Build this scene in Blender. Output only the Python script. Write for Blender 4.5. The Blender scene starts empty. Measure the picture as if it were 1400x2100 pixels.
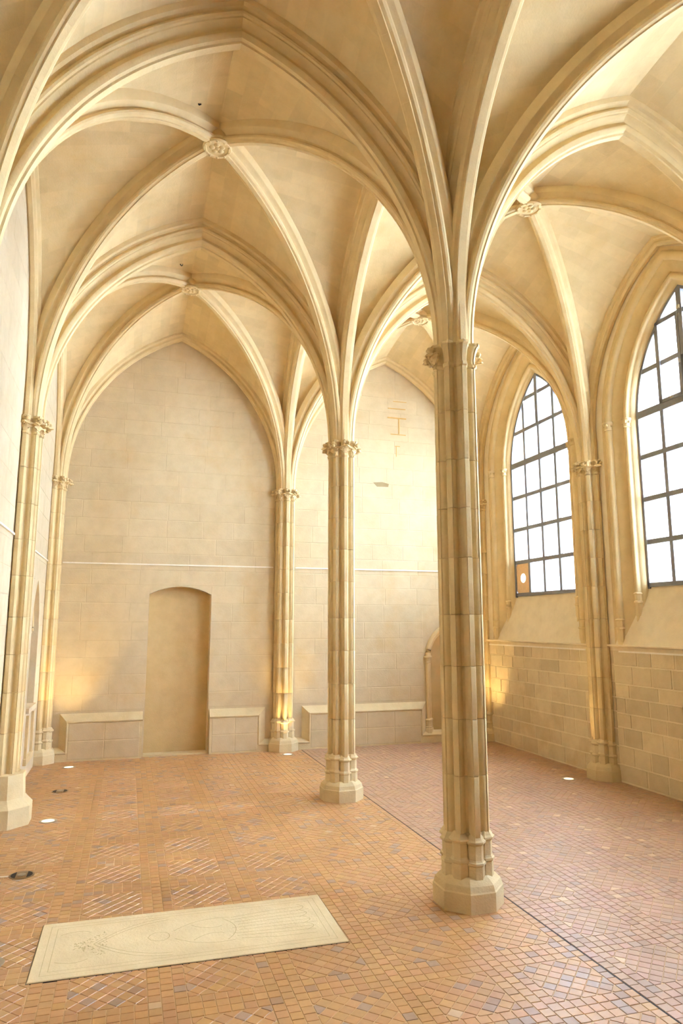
import bpy, bmesh, math, random
from mathutils import Vector, Matrix
random.seed(7)
PI = math.pi
scene = bpy.context.scene
col = scene.collection

# ------------------------------------------------------------------ camera, sky, exposure
F_PX, YAW, PITCH = 1427.95, 0.2946, 0.1597
CAM = (-2.1059, -4.2268, 1.70)
cd = bpy.data.cameras.new('camera'); cam = bpy.data.objects.new('camera', cd); col.objects.link(cam)
cam.location = CAM; cam.rotation_euler = (PI/2 + PITCH, 0, -YAW)
cd.sensor_fit = 'VERTICAL'; cd.sensor_height = 36.0; cd.lens = F_PX/2100*36.0; cd.clip_start = 0.05; cd.clip_end = 200
scene.camera = cam

SKY = (0.80, 0.95, 1.26); SKY_STRENGTH = 8.5
w = bpy.data.worlds.new('overcast_sky'); scene.world = w; w.use_nodes = True
bg = w.node_tree.nodes['Background']; bg.inputs[0].default_value = (*SKY, 1); bg.inputs[1].default_value = SKY_STRENGTH
scene.view_settings.view_transform = 'Standard'; scene.view_settings.look = 'None'
scene.view_settings.gamma = 1.0; scene.view_settings.use_curve_mapping = False
scene.view_settings.exposure = 2.08
scene.cycles.max_bounces = 14; scene.cycles.diffuse_bounces = 10; scene.cycles.transparent_max_bounces = 12
scene.cycles.caustics_reflective = False; scene.cycles.caustics_refractive = False
sd = bpy.data.lights.new('sun', 'SUN'); sun = bpy.data.objects.new('sun', sd); col.objects.link(sun)
sd.energy = 54.0; sd.angle = math.radians(2); sd.color = (.885, .98, 1.18)
sun.rotation_euler = (-Vector((-.62, -.16, .77))).to_track_quat('-Z', 'Y').to_euler()
UPLIGHT_W = 22.0; UPLIGHT_COL = (1.0, 0.70, 0.30)

# ------------------------------------------------------------------ dimensions (metres)
L, E = 2.717, 5.536              # bay length, end wall plane
WL, WR = -3.121, 3.132           # left and right wall planes
YB = -4.2*L                      # wall behind the camera
ZT = 3.61                        # top of the capitals
ZTOP = 6.35                      # top of the masonry
R0 = 0.138                       # radius of a clustered shaft
SILL0, SILL1, XG = 1.47, 2.10, 3.335   # string course, window foot, glass plane
WA, WZS, WCO = 0.755, 3.95, 0.759      # window half width, spring, arc centre offset

# ------------------------------------------------------------------ helpers
def srgb(r, g, b):
    f = lambda c: (c/255/12.92) if c/255 <= 0.04045 else ((c/255+0.055)/1.055)**2.4
    return (f(r), f(g), f(b), 1.0)

def tag(o, label=None, cat=None, group=None, kind=None):
    if label: o['label'] = label
    if cat: o['category'] = cat
    if group: o['group'] = group
    if kind: o['kind'] = kind
    return o

def empty(name, loc=(0,0,0), rz=0.0):
    o = bpy.data.objects.new(name, None); o.location = loc; o.rotation_euler = (0,0,rz)
    o.empty_display_size = 0.1; col.objects.link(o); return o

def mesh(name, verts, faces, mat=None, smooth=True, angle=0.6, uvs=None):
    me = bpy.data.meshes.new(name); me.from_pydata([tuple(v) for v in verts], [], faces)
    bm = bmesh.new(); bm.from_mesh(me); bmesh.ops.recalc_face_normals(bm, faces=bm.faces); bm.to_mesh(me); bm.free()
    if uvs:
        uv = me.uv_layers.new(name='UVMap')
        for lp in me.loops: uv.data[lp.index].uv = uvs[lp.vertex_index]
    if smooth:
        me.polygons.foreach_set('use_smooth', [True]*len(me.polygons)); me.set_sharp_from_angle(angle=angle)
    if mat: me.materials.append(mat)
    return me

def link(name, me, parent=None, loc=(0,0,0), rz=0.0):
    o = bpy.data.objects.new(name, me); o.location = loc; o.rotation_euler = (0,0,rz)
    col.objects.link(o)
    if parent: o.parent = parent
    return o

class MB:
    def __init__(s): s.v = []; s.f = []
    def add(s, vs, fs):
        n = len(s.v); s.v += [tuple(v) for v in vs]; s.f += [tuple(i+n for i in f) for f in fs]; return s
    def box(s, x0, x1, y0, y1, z0, z1):
        return s.add([(x0,y0,z0),(x1,y0,z0),(x1,y1,z0),(x0,y1,z0),(x0,y0,z1),(x1,y0,z1),(x1,y1,z1),(x0,y1,z1)],
                     [(0,3,2,1),(4,5,6,7),(0,1,5,4),(1,2,6,5),(2,3,7,6),(3,0,4,7)])
    def rings(s, rings, closed=True, cap0=True, cap1=True):
        n = len(rings[0]); vs = [p for r in rings for p in r]; fs = []
        for i in range(len(rings)-1):
            for j in range(n if closed else n-1):
                k = (j+1) % n; fs.append((i*n+j, i*n+k, (i+1)*n+k, (i+1)*n+j))
        if closed and cap0: fs.append(tuple(range(n))[::-1])
        if closed and cap1: fs.append(tuple((len(rings)-1)*n+j for j in range(n)))
        return s.add(vs, fs)
    def lathe(s, prof, cx=0, cy=0, n=24, rot=0.0, cap=True):
        rg = [[(cx+r*math.cos(rot+2*PI*j/n), cy+r*math.sin(rot+2*PI*j/n), z) for j in range(n)] for r, z in prof]
        return s.rings(rg, True, cap, cap)
    def tube(s, pts, r, n=8):
        rg = []
        for i, p in enumerate(pts):
            a = Vector(pts[max(0,i-1)]); b = Vector(pts[min(len(pts)-1,i+1)]); t = (b-a).normalized()
            u = t.orthogonal().normalized() if abs(t.z) > .99 else t.cross(Vector((0,0,1))).normalized()
            q = u.cross(t)
            rg.append([tuple(Vector(p)+u*r*math.cos(2*PI*j/n)+q*r*math.sin(2*PI*j/n)) for j in range(n)])
        return s.rings(rg)
    def build(s, name, mat, parent=None, smooth=True, angle=0.6, loc=(0,0,0), rz=0.0):
        return link(name, mesh(name, s.v, s.f, mat, smooth, angle), parent, loc, rz)

# ------------------------------------------------------------------ materials
def new_mat(name):
    m = bpy.data.materials.new(name); m.use_nodes = True
    nt = m.node_tree; b = nt.nodes['Principled BSDF']; return m, nt, b
def N(nt, t, **kw):
    n = nt.nodes.new(t)
    for k, v in kw.items(): setattr(n, k, v)
    return n
def noise(nt, vec, scale, detail=4, rough=.55):
    n = N(nt, 'ShaderNodeTexNoise'); n.inputs['Scale'].default_value = scale; n.inputs['Detail'].default_value = detail
    n.inputs['Roughness'].default_value = rough; nt.links.new(vec, n.inputs['Vector']); return n.outputs['Fac']
def ramp(nt, fac, stops):
    r = N(nt, 'ShaderNodeValToRGB'); e = r.color_ramp.elements
    while len(e) < len(stops): e.new(.5)
    for i, (p, c) in enumerate(stops): e[i].position = p; e[i].color = c
    nt.links.new(fac, r.inputs[0]); return r.outputs[0]
def mix(nt, a, b, fac, mode='MIX'):
    m = N(nt, 'ShaderNodeMix', data_type='RGBA', blend_type=mode)
    for s, v in ((m.inputs[0], fac), (m.inputs[6], a), (m.inputs[7], b)):
        if hasattr(v, 'node'): nt.links.new(v, s)
        else: s.default_value = v
    return m.outputs[2]
def scaled(nt, vec, sx, sy, sz):
    m = N(nt, 'ShaderNodeMapping'); m.inputs['Scale'].default_value = (sx, sy, sz); nt.links.new(vec, m.inputs['Vector']); return m.outputs[0]
def gray(v): return (v, v, v, 1)

def stone(name, base, stain=(0,0,0,1), stain_amt=0.3, var=0.14, rough=0.85, bump=0.35, blotch=0.9, brick=None, stain_scale=(1,1,1)):
    m, nt, b = new_mat(name)
    geo = N(nt, 'ShaderNodeNewGeometry'); pos = geo.outputs['Position']
    n1 = noise(nt, pos, blotch, 5, .6); n2 = noise(nt, pos, 7.0, 5, .6); n3 = noise(nt, pos, 70.0, 3, .6)
    base = tuple(v*a for v, a in zip(base[:3], ALB)) + (1,); stain = tuple(v*a for v, a in zip(stain[:3], ALB)) + (1,)
    c = mix(nt, base, base, 0.0)
    oi = N(nt, 'ShaderNodeObjectInfo')
    rv = ramp(nt, oi.outputs['Random'], [(0, gray(1-var)), (1, gray(1.0))])
    c = mix(nt, c, rv, 1.0, 'MULTIPLY')
    c = mix(nt, c, ramp(nt, n1, [(.3, (.90,.87,.80,1)), (.7, (1.0,1.0,1.0,1))]), .8, 'MULTIPLY')
    c = mix(nt, c, ramp(nt, n2, [(.25, (.86,.84,.80,1)), (.6, gray(1.0))]), .7, 'MULTIPLY')
    if brick:
        uv = N(nt, 'ShaderNodeTexCoord').outputs['UV']
        bt = N(nt, 'ShaderNodeTexBrick'); nt.links.new(uv, bt.inputs['Vector'])
        bt.inputs['Color1'].default_value = gray(.85); bt.inputs['Color2'].default_value = gray(1.0); bt.inputs['Mortar'].default_value = gray(.93)
        bt.inputs['Scale'].default_value = 1.0; bt.inputs['Mortar Size'].default_value = .004; bt.inputs['Mortar Smooth'].default_value = .6
        bt.inputs['Brick Width'].default_value = brick[0]; bt.inputs['Row Height'].default_value = brick[1]
        c = mix(nt, c, bt.outputs['Color'], .75, 'MULTIPLY')
    if stain_amt:
        sv = scaled(nt, pos, *stain_scale)
        s1 = noise(nt, sv, 1.7, 6, .65)
        f = ramp(nt, s1, [(.54, gray(0)), (.72, gray(stain_amt))])
        c = mix(nt, c, stain, f)
    nt.links.new(c, b.inputs['Base Color'])
    b.inputs['Roughness'].default_value = rough; b.inputs['Specular IOR Level'].default_value = .25
    bp = N(nt, 'ShaderNodeBump'); bp.inputs['Strength'].default_value = bump; bp.inputs['Distance'].default_value = .004
    add = N(nt, 'ShaderNodeMath', operation='ADD'); nt.links.new(n3, add.inputs[0]); nt.links.new(n2, add.inputs[1])
    nt.links.new(add.outputs[0], bp.inputs['Height']); nt.links.new(bp.outputs[0], b.inputs['Normal'])
    return m

def plain(name, c, rough=.5, metal=0.0, emit=None, es=0.0):
    m, nt, b = new_mat(name); geo = N(nt, 'ShaderNodeNewGeometry')
    n = noise(nt, geo.outputs['Position'], 25.0, 3)
    cc = mix(nt, c, ramp(nt, n, [(.3, gray(.88)), (.7, gray(1.0))]), 1.0, 'MULTIPLY')
    nt.links.new(cc, b.inputs['Base Color']); b.inputs['Roughness'].default_value = rough; b.inputs['Metallic'].default_value = metal
    if emit: b.inputs['Emission Color'].default_value = emit; b.inputs['Emission Strength'].default_value = es
    return m

STAIN = srgb(150, 122, 84); ALB = (.88, .85, .78)
M_WALL = stone('end_wall_limestone', srgb(228, 213, 182), srgb(214, 184, 132), .45, var=.06)
M_LEFT = stone('left_wall_limestone', srgb(226, 214, 188), srgb(216, 194, 154), .35, var=.04)
M_LOW  = stone('aged_ashlar', srgb(236, 221, 188), srgb(198, 174, 132), .6, var=.2, bump=.8)
M_MORT = stone('pale_mortar', srgb(244, 233, 206), STAIN, .1, var=0)
M_WEB  = stone('vault_plaster_stone', srgb(242, 222, 178), srgb(228, 196, 134), .4, var=.04, brick=(.34, .13))
M_RIB  = stone('rib_limestone', srgb(238, 218, 174), srgb(216, 186, 130), .3, var=.04)
M_COL  = stone('column_limestone', srgb(234, 215, 172), srgb(184, 154, 108), .35, var=.06, stain_scale=(1.6, 1.6, .9))
M_BASE = stone('plinth_limestone', srgb(232, 216, 178), srgb(186, 158, 110), .3, var=.05, bump=.6)
M_SILL = stone('sill_limestone', srgb(244, 232, 206), srgb(212, 192, 160), .35, var=.04)
M_NICHE= stone('door_blocking_plaster', srgb(222, 198, 150), srgb(206, 176, 124), .4, var=0, bump=.5)
M_SLAB = stone('grave_slab_stone', srgb(238, 222, 186), srgb(220, 202, 158), .4, var=0, bump=.5)
M_GROVE= stone('incised_groove', srgb(196, 178, 134), STAIN, .2, var=0)
M_GROUT= stone('floor_grout', srgb(222, 192, 156), STAIN, .2, var=0)
M_OUT  = stone('outside_stone', srgb(220, 226, 240), srgb(190, 196, 206), .4, var=.1)
M_STEEL= plain('window_grey_steel', srgb(126, 128, 134), .4)
M_SILV = plain('pale_rail', srgb(240, 232, 216), .5)
M_RING = plain('brushed_steel_ring', srgb(170, 160, 140), .4, .6)
M_BRASS= plain('aged_brass', srgb(150, 126, 92), .4, 1.0)
M_DARK = plain('dark_gap', srgb(50, 40, 32), .8)
M_PANEL= plain('tan_board', srgb(236, 200, 154), .7)
M_LENS = plain('uplight_lens', srgb(255, 240, 200), .3, 0, (1.0, .84, .55, 1), .4)
M_CAPL = plain('dull_glass_lens', srgb(222, 214, 190), .25)

def tile_mat(name, use_attr):
    m, nt, b = new_mat(name)
    if use_attr:
        a = N(nt, 'ShaderNodeVertexColor', layer_name='tint').outputs['Color']
    else:
        a = N(nt, 'ShaderNodeObjectInfo').outputs['Color']
    geo = N(nt, 'ShaderNodeNewGeometry'); pos = geo.outputs['Position']
    n1 = noise(nt, pos, 30.0, 4); n2 = noise(nt, pos, 1.3, 4)
    c = mix(nt, a, ramp(nt, n1, [(.3, gray(.92)), (.7, gray(1.03))]), 1.0, 'MULTIPLY')
    c = mix(nt, c, ramp(nt, n2, [(.3, gray(.88)), (.7, gray(1.04))]), 1.0, 'MULTIPLY')
    nt.links.new(c, b.inputs['Base Color'])
    r = ramp(nt, n2, [(.3, gray(.36)), (.7, gray(.46))]); nt.links.new(r, b.inputs['Roughness'])
    b.inputs['Specular IOR Level'].default_value = .8
    bp = N(nt, 'ShaderNodeBump'); bp.inputs['Strength'].default_value = .2; bp.inputs['Distance'].default_value = .002
    nt.links.new(n1, bp.inputs['Height']); nt.links.new(bp.outputs[0], b.inputs['Normal'])
    return m
M_TILE_A = tile_mat('terracotta_tile_field', True); M_TILE_O = tile_mat('terracotta_tile', False)

def glass_mat():
    m = bpy.data.materials.new('window_glass'); m.use_nodes = True; nt = m.node_tree; nt.nodes.clear()
    o = N(nt, 'ShaderNodeOutputMaterial'); t = N(nt, 'ShaderNodeBsdfTransparent'); g = N(nt, 'ShaderNodeBsdfGlossy')
    t.inputs[0].default_value = (.95, .98, .98, 1); g.inputs['Roughness'].default_value = .02
    x = N(nt, 'ShaderNodeMixShader'); x.inputs[0].default_value = .05
    nt.links.new(t.outputs[0], x.inputs[1]); nt.links.new(g.outputs[0], x.inputs[2]); nt.links.new(x.outputs[0], o.inputs[0])
    return m
M_GLASS = glass_mat()

# ------------------------------------------------------------------ arches
class Arc:
    """half arch in a vertical plane from support A towards B: stilted, then one circular arc up to the apex"""
    def __init__(s, A, B, zs, zA, r0=R0):
        s.A = Vector((A[0], A[1], 0)); d = Vector((B[0]-A[0], B[1]-A[1], 0)); s.a = d.length; s.u = d.normalized()
        s.zs = zs; run = s.a - r0; rise = zA - zs; s.R = (run*run + rise*rise)/(2*run); s.c = r0 + s.R; s.rot = math.atan2(s.u.y, s.u.x)
    def pt(s, t, depth):
        """local (along, z): t in 0..1 covers stilt and arc; depth outward from the soffit"""
        rho = s.R + depth; th = math.acos(max(-1, min(1, -(s.a - s.c)/rho)))
        st = s.zs - ZT; arc = s.R*math.acos(max(-1, min(1, -(s.a - s.c)/s.R))); k = st/(st+arc)
        if t < k: return (max(.015, s.c - rho), ZT + st*(t/k if k else 0))
        q = th*(t-k)/(1-k); return (max(.015, s.c - rho*math.cos(q)), s.zs + rho*math.sin(q))
    def world(s, t, depth):
        x, z = s.pt(t, depth); p = s.A + s.u*x; return Vector((p.x, p.y, z))
    def length(s): return (s.zs-ZT) + s.R*math.acos(-(s.a-s.c)/s.R)

P_MAIN = [(w_*.93, d_*1.19) for w_, d_ in [(.030,0),(.034,.012),(.058,.018),(.072,.034),(.074,.048),(.064,.062),(.050,.074),(.046,.084),(.056,.098),(.076,.110),(.096,.116),(.098,.124),
          (.112,.130),(.118,.142),(.112,.154),(.096,.160),(.094,.168),(.108,.182),(.136,.190),(.140,.206),(.142,.240)]]
P_DIAG = [(.020,0),(.023,.010),(.044,.016),(.056,.030),(.058,.044),(.048,.058),(.034,.064),(.036,.074),(.048,.088),(.066,.098),(.080,.106),(.086,.118),(.088,.180)]
P_WALL = [(.018,0),(.022,.008),(.040,.018),(.046,.034),(.040,.050),(.044,.064),(.066,.078),(.070,.120)]
DW = {'main': .243, 'diag': .150, 'wall': .085}
_cache = {}
def voussoir_meshes(arc, prof, nv):
    key = (round(arc.a,3), round(arc.R,4), round(arc.zs,3), len(prof), nv)
    if key in _cache: return _cache[key]
    full = [(w, d) for w, d in prof] + [(-w, d) for w, d in reversed(prof)]
    out = []; eps = .0002/arc.length(); sub = 4
    for i in range(nv):
        t0, t1 = i/nv + eps, (i+1)/nv - (eps if i < nv-1 else 0)
        rings = []
        for k in range(sub+1):
            t = t0 + (t1-t0)*k/sub
            rings.append([(arc.pt(t, d)[0], w, arc.pt(t, d)[1]) for w, d in full])
        mb = MB().rings(rings); out.append(mesh('voussoir', mb.v, mb.f, M_RIB, True, .5))
    _cache[key] = out; return out

def build_rib(name, arcs, prof, nv, label, cat):
    """one arch: an Empty at its first support, voussoirs as children"""
    a0 = arcs[0]; root = empty(name, (a0.A.x, a0.A.y, ZT)); tag(root, label, cat)
    for a in arcs:
        for me in voussoir_meshes(a, prof, nv):
            o = link('voussoir', me, root, (a.A.x-a0.A.x, a.A.y-a0.A.y, -ZT), a.rot)
    return root

# ------------------------------------------------------------------ layout of supports
YC = [-2*L, -L, 0.0, L, E-.05]
XL, XR = WL+.03, WR-.03
ZA_T, ZB, ZA_L, ZS_L, ZA_W = 5.61, 5.82, 5.68, 3.88, 5.70
ROWS = {-L: 'in front of the near column', 0.0: 'at the near column', L: 'at the middle column'}
def nodes(k):
    return (XL, YC[k]), (0.0, YC[k]), (XR, YC[k])
SUP = {(0,1): 'front column', (0,2): 'near column', (0,3): 'middle column', (0,4): 'end wall respond',
       (-1,1): 'left wall', (-1,2): 'left frame edge', (-1,3): 'near left respond', (-1,4): 'far left corner',
       (1,1): 'right wall', (1,2): 'right frame edge', (1,3): 'right wall respond', (1,4): 'far right corner'}
BAYN = {1: 'nearest bay overhead', 2: 'bay between near and middle columns', 3: 'farthest bay by the end wall'}

def T(kk, side):   # transverse half arches, aisle side
    x = XL if side < 0 else XR
    y = YC[kk]; m = (x/2, y)
    zt = ZA_T if kk < 4 else ZA_W
    return Arc((x, y), m, ZT, zt), Arc((0, y), m, ZT, zt)
def Lg(kk, xi):    # longitudinal half arches along x
    x = (XL, 0.0, XR)[xi+1]; m = (x, (YC[kk]+YC[kk+1])/2)
    za = ZA_L if xi == 0 else 5.66
    return Arc((x, YC[kk]), m, ZS_L if xi == 0 else WZS, za), Arc((x, YC[kk+1]), m, ZS_L if xi == 0 else WZS, za)
def Dg(kk, side):
    x = XL if side < 0 else XR; m = (x/2, (YC[kk]+YC[kk+1])/2)
    return {(side,kk): Arc((x,YC[kk]), m, ZT, ZB), (0,kk): Arc((0,YC[kk]), m, ZT, ZB),
            (side,kk+1): Arc((x,YC[kk+1]), m, ZT, ZB), (0,kk+1): Arc((0,YC[kk+1]), m, ZT, ZB)}

# ------------------------------------------------------------------ floor (setting)
fl = MB().box(WL-.3, WR+.3, YB-.2, E+.3, -.12, -.003).build('floor', M_GROUT, None, False); tag(fl, kind='structure')
S0 = (-2.492, -.318, -.868, .378)      # grave slab
TP = .0594; TG = .0016
def clip(poly, a, b, c):   # keep a*x+b*y<=c
    out = []
    for i in range(len(poly)):
        p, q = poly[i], poly[(i+1) % len(poly)]; dp = a*p[0]+b*p[1]-c; dq = a*q[0]+b*q[1]-c
        if dp <= 0: out.append(p)
        if dp*dq < 0: t = dp/(dp-dq); out.append((p[0]+(q[0]-p[0])*t, p[1]+(q[1]-p[1])*t))
    return out
def area(p): return abs(sum(p[i][0]*p[(i+1)%len(p)][1]-p[(i+1)%len(p)][0]*p[i][1] for i in range(len(p))))/2
tiles = []    # (centre, polygon, whole?)
def add_tile(poly, whole, rot):
    cx = sum(p[0] for p in poly)/len(poly); cy = sum(p[1] for p in poly)/len(poly)
    if not whole and area(poly) < 2e-4: return
    if all(S0[0] < p[0] < S0[2] and S0[1] < p[1] < S0[3] for p in poly): return
    tiles.append((cx, cy, poly, whole, rot))
def sq(cx, cy, h, rot):
    c, s = math.cos(rot), math.sin(rot)
    return [(cx+c*dx-s*dy, cy+s*dx+c*dy) for dx, dy in ((-h,-h),(h,-h),(h,h),(-h,h))]
PER = 9*TP; BX0, BY0 = -2.472 - 2*PER, -.82 - 9*PER
nx = int((WR-BX0)/PER)+1; ny = int((E-BY0)/PER)+1
XJ = .255
def room(poly):
    p = clip(poly, -1, 0, -WL); p = clip(p, 1, 0, WR); p = clip(p, 0, 1, E); p = clip(p, 0, -1, -YB); return p
def put(cx, cy, rot, box=None):
    h = TP/2 - TG; poly = sq(cx, cy, h, rot); q = poly
    if box:
        q = clip(q, -1, 0, -box[0]); q = clip(q, 1, 0, box[1]); q = clip(q, 0, -1, -box[2]); q = clip(q, 0, 1, box[3]) if len(q) > 2 else q
    if len(q) > 2: q = room(q)
    if len(q) < 3: return
    if min(p[0] for p in q) < XJ < max(p[0] for p in q):
        for s in (1, -1):
            r = clip(q, s, 0, s*XJ - .004)
            if len(r) > 2: add_tile(r, False, rot)
        return
    add_tile(q, abs(area(q)-area(poly)) < 1e-7, rot)
for i in range(nx+1):
    for j in range(ny+1):
        x0, y0 = BX0+i*PER, BY0+j*PER
        for k in range(3):
            for m in range(9): put(x0+(k+.5)*TP, y0+(m+.5)*TP + (TP/2 if k == 1 else 0), 0)
        for k in range(3):
            for m in range(6): put(x0+(3+m+.5)*TP, y0+(k+.5)*TP, 0)
        bx = (x0+3*TP+TG, x0+9*TP-TG, y0+3*TP+TG, y0+9*TP-TG); cx, cy = x0+6*TP, y0+6*TP; dd = TP/math.sqrt(2)
        for a in range(-7, 8):
            for b in range(-7, 8):
                if (a+b) % 2 == 0:
                    px, py = cx+a*dd, cy+b*dd
                    if bx[0]-TP < px < bx[1]+TP and bx[2]-TP < py < bx[3]+TP: put(px, py, PI/4, bx)
def tint(x):
    r = random.random(); right = x > XJ
    base = (.53,.283,.106) if not right else (.47,.275,.155)  # duller right of the joint: cool window reflections put into the tile colour
    v = random.uniform(.91, 1.09); c = [base[0]*v, base[1]*v*random.uniform(.94,1.06), base[2]*v*random.uniform(.90,1.10)]
    if r < .03: c = [.38*v, .22*v, .115*v]
    elif r < .09: c = [.40*v, .26*v, .165*v]
    elif r < (.105 if right else .092): c = [.62*v, .42*v, .23*v]
    return c
def cam_px(x, y, z):
    dx, dy, dz = x-CAM[0], y-CAM[1], z-CAM[2]
    r = dx*math.cos(YAW)-dy*math.sin(YAW); d = dx*math.sin(YAW)+dy*math.cos(YAW)
    d2 = d*math.cos(PITCH)+dz*math.sin(PITCH); u = -d*math.sin(PITCH)+dz*math.cos(PITCH)
    return (700+F_PX*r/d2, 1050-F_PX*u/d2, d2) if d2 > .1 else (-1e4, -1e4, d2)
vis = []
for k, t in enumerate(tiles):
    u, v, d = cam_px(t[0], t[1], 0)
    if d > .1 and 10 < u < 1390 and v < 2092 and t[3]: vis.append((d, k))
near = set(k for d, k in sorted(vis)[:300])
def tile_geo(poly, cx, cy, dz):
    n = len(poly); e = .0022
    top = []
    for (x, y) in poly:
        dx, dy = x-cx, y-cy; l = math.hypot(dx, dy) or 1; top.append((x-dx/l*e, y-dy/l*e, dz))
    low = [(x, y, dz-.0022) for x, y in poly]; bot = [(x, y, -.006) for x, y in poly]
    fs = [tuple(range(n))]
    for j in range(n): k = (j+1) % n; fs += [(j, n+j, n+k, k), (n+j, 2*n+j, 2*n+k, n+k)]
    return top+low+bot, fs
vs, fs, cols = [], [], []
vg, fg = tile_geo(sq(0, 0, TP/2-TG, 0), 0, 0, 0); me_tile = mesh('tile', vg, fg, M_TILE_O, False)
for k, (cx, cy, poly, whole, rot) in enumerate(tiles):
    c = tint(cx); dz = random.uniform(-.0007, .0005)
    if k in near:
        o = link('tile', me_tile, fl, (cx, cy, dz), rot); o.color = (*c, 1)
    else:
        v, f = tile_geo(poly, cx, cy, dz); n0 = len(vs); vs += v; fs += [tuple(i+n0 for i in q) for q in f]; cols += [c]*len(v)
me = bpy.data.meshes.new('tile'); me.from_pydata(vs, [], fs); me.materials.append(M_TILE_A)
at = me.color_attributes.new('tint', 'FLOAT_COLOR', 'POINT')
at.data.foreach_set('color', [x for c in cols for x in (*c, 1.0)])
bm = bmesh.new(); bm.from_mesh(me); bmesh.ops.recalc_face_normals(bm, faces=bm.faces); bm.to_mesh(me); bm.free()
tag(link('tile', me, fl), kind='stuff')
MB().box(XJ-.0045, XJ+.0045, YC[0], E-.1, -.012, -.0008).build('floor_joint', M_DARK, fl, False)

# ------------------------------------------------------------------ walls (setting)
su = mesh('stone', [(-.5,.0,-.5),(.5,.0,-.5),(.5,.0,.5),(-.5,.0,.5),(-.49,-1,-.48),(.49,-1,-.48),(.49,-1,.48),(-.49,-1,.48)],
          [(4,5,6,7),(0,1,5,4),(1,2,6,5),(2,3,7,6),(3,0,4,7)], None, False)
def stone_mesh(mat):
    me = su.copy(); me.materials.append(mat); return me
def courses(parent, mat, u0, u1, zs, place, lo, hi, blocks=(), off=.004, jt=.006, keep=None):
    """lay stones course by course; place(u, z) -> location, rz; blocks are (u0,u1,z0,z1) holes"""
    me = stone_mesh(mat); n = 0
    for z0, z1 in zip(zs[:-1], zs[1:]):
        spans = [(u0, u1)]
        for b in blocks:
            if z1 > b[2]+.01 and z0 < b[3]-.01:
                ns = []
                for s in spans:
                    if b[0] > s[0]: ns.append((s[0], min(s[1], b[0])))
                    if b[1] < s[1]: ns.append((max(s[0], b[1]), s[1]))
                spans = [s for s in ns if s[1]-s[0] > .04]
        for s in spans:
            u = s[0] - 0
            first = True
            while u < s[1]-.02:
                wd = random.uniform(lo, hi) * (random.uniform(.45, 1) if first else 1); first = False
                if s[1]-(u+wd) < lo*.5: wd = s[1]-u
                cu, cz = u+wd/2, (z0+z1)/2
                if keep is None or keep(cu, cz, wd/2):
                    loc, rz = place(cu, cz)
                    o = link('stone', me, parent, loc, rz); o.scale = (wd-jt, off*random.uniform(.7, 1.25), z1-z0-jt); n += 1
                u += wd
    return n
def levels(z0, z1, h, jit=.12):
    n = max(1, round((z1-z0)/h)); hs = [random.uniform(1-jit, 1+jit) for _ in range(n)]; s = sum(hs); out = [z0]
    for q in hs: out.append(out[-1]+q/s*(z1-z0))
    return out

# --- end wall with the blocked doorway and the blind arch
DX0, DX1, DZS, DZA = -1.838, -1.018, 2.10, 2.205
def seg_arch(x0, x1, zs, za, n=14):
    a = (x1-x0)/2; h = za-zs; R = (a*a+h*h)/(2*h); cx = (x0+x1)/2
    return [(cx+dx, za-R+math.sqrt(R*R-dx*dx)) for dx in [(-a+2*a*i/n) for i in range(n+1)]]
def ptd(mid, a, zs, co, n=12):
    """pointed outline from left spring over apex to right spring; arc centres offset co beyond the middle"""
    R = a+co; th = math.acos(co/R); left = [(mid+co-R*math.cos(th*i/n), zs+R*math.sin(th*i/n)) for i in range(n+1)]
    return left + [(2*mid-x, z) for x, z in reversed(left[:-1])]
NX0, NX1, NZS, NMID = 2.17, 2.95, 1.20, 2.56
door_o = seg_arch(DX0, DX1, DZS, DZA)
nich_o = ptd(NMID, .39, NZS, .10)
nich_zb = .12
mb = MB()
Y = E + .004
def wall_strip_over(mb, outline, x0, x1, ztop):
    o = outline; n = len(o)
    mb.add([(x, Y, z) for x, z in o] + [(x, Y, ztop) for x, z in o], [(i, i+1, n+i+1, n+i) for i in range(n-1)])
xs = [WL-.3, DX0, DX1, NX0, NX1, WR+.3]
for a, b in ((WL-.3, DX0), (DX1, NX0), (NX1, WR+.3)): mb.add([(a,Y,-.05),(b,Y,-.05),(b,Y,ZTOP),(a,Y,ZTOP)], [(0,1,2,3)])
wall_strip_over(mb, door_o, DX0, DX1, ZTOP); wall_strip_over(mb, nich_o, NX0, NX1, ZTOP)
mb.add([(NX0,Y,-.05),(NX1,Y,-.05),(NX1,Y,nich_zb),(NX0,Y,nich_zb)], [(0,1,2,3)])
wb = mb.build('wall_back', M_WALL, None, False); tag(wb, kind='structure')
def reveal(outline, zb, y0, y1, name, mat, parent, sill=True):
    full = [(outline[0][0], zb)] + outline + [(outline[-1][0], zb)]; n = len(full); m = MB()
    m.add([(x, y0, z) for x, z in full] + [(x, y1, z) for x, z in full], [(i, i+1, n+i+1, n+i) for i in range(n-1)] + ([(n-1, 0, n, 2*n-1)] if sill else []))
    return m.build(name, mat, parent, True, .5)
reveal(door_o, -.01, Y-.003, E+.17, 'door_reveal', M_WALL, wb)
m = MB(); fo = [(DX0-.02, -.02)] + [(x, z+.02) for x, z in door_o] + [(DX1+.02, -.02)]
m.add([(x, E+.165, z) for x, z in fo], [tuple(range(len(fo)))]); m.build('door_blocking', M_NICHE, wb, False)
MB().box(DX0, DX1, E-.02, E+.17, -.01, .022).build('door_threshold', M_BASE, wb, False)
lunette = lambda x, z, hw: z < 3.7 or min(abs(x-XL/2) , abs(x-XR/2)) - hw < 1.5*math.sqrt(max(0, 1-((z-3.6)/2.3)**2))
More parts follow.
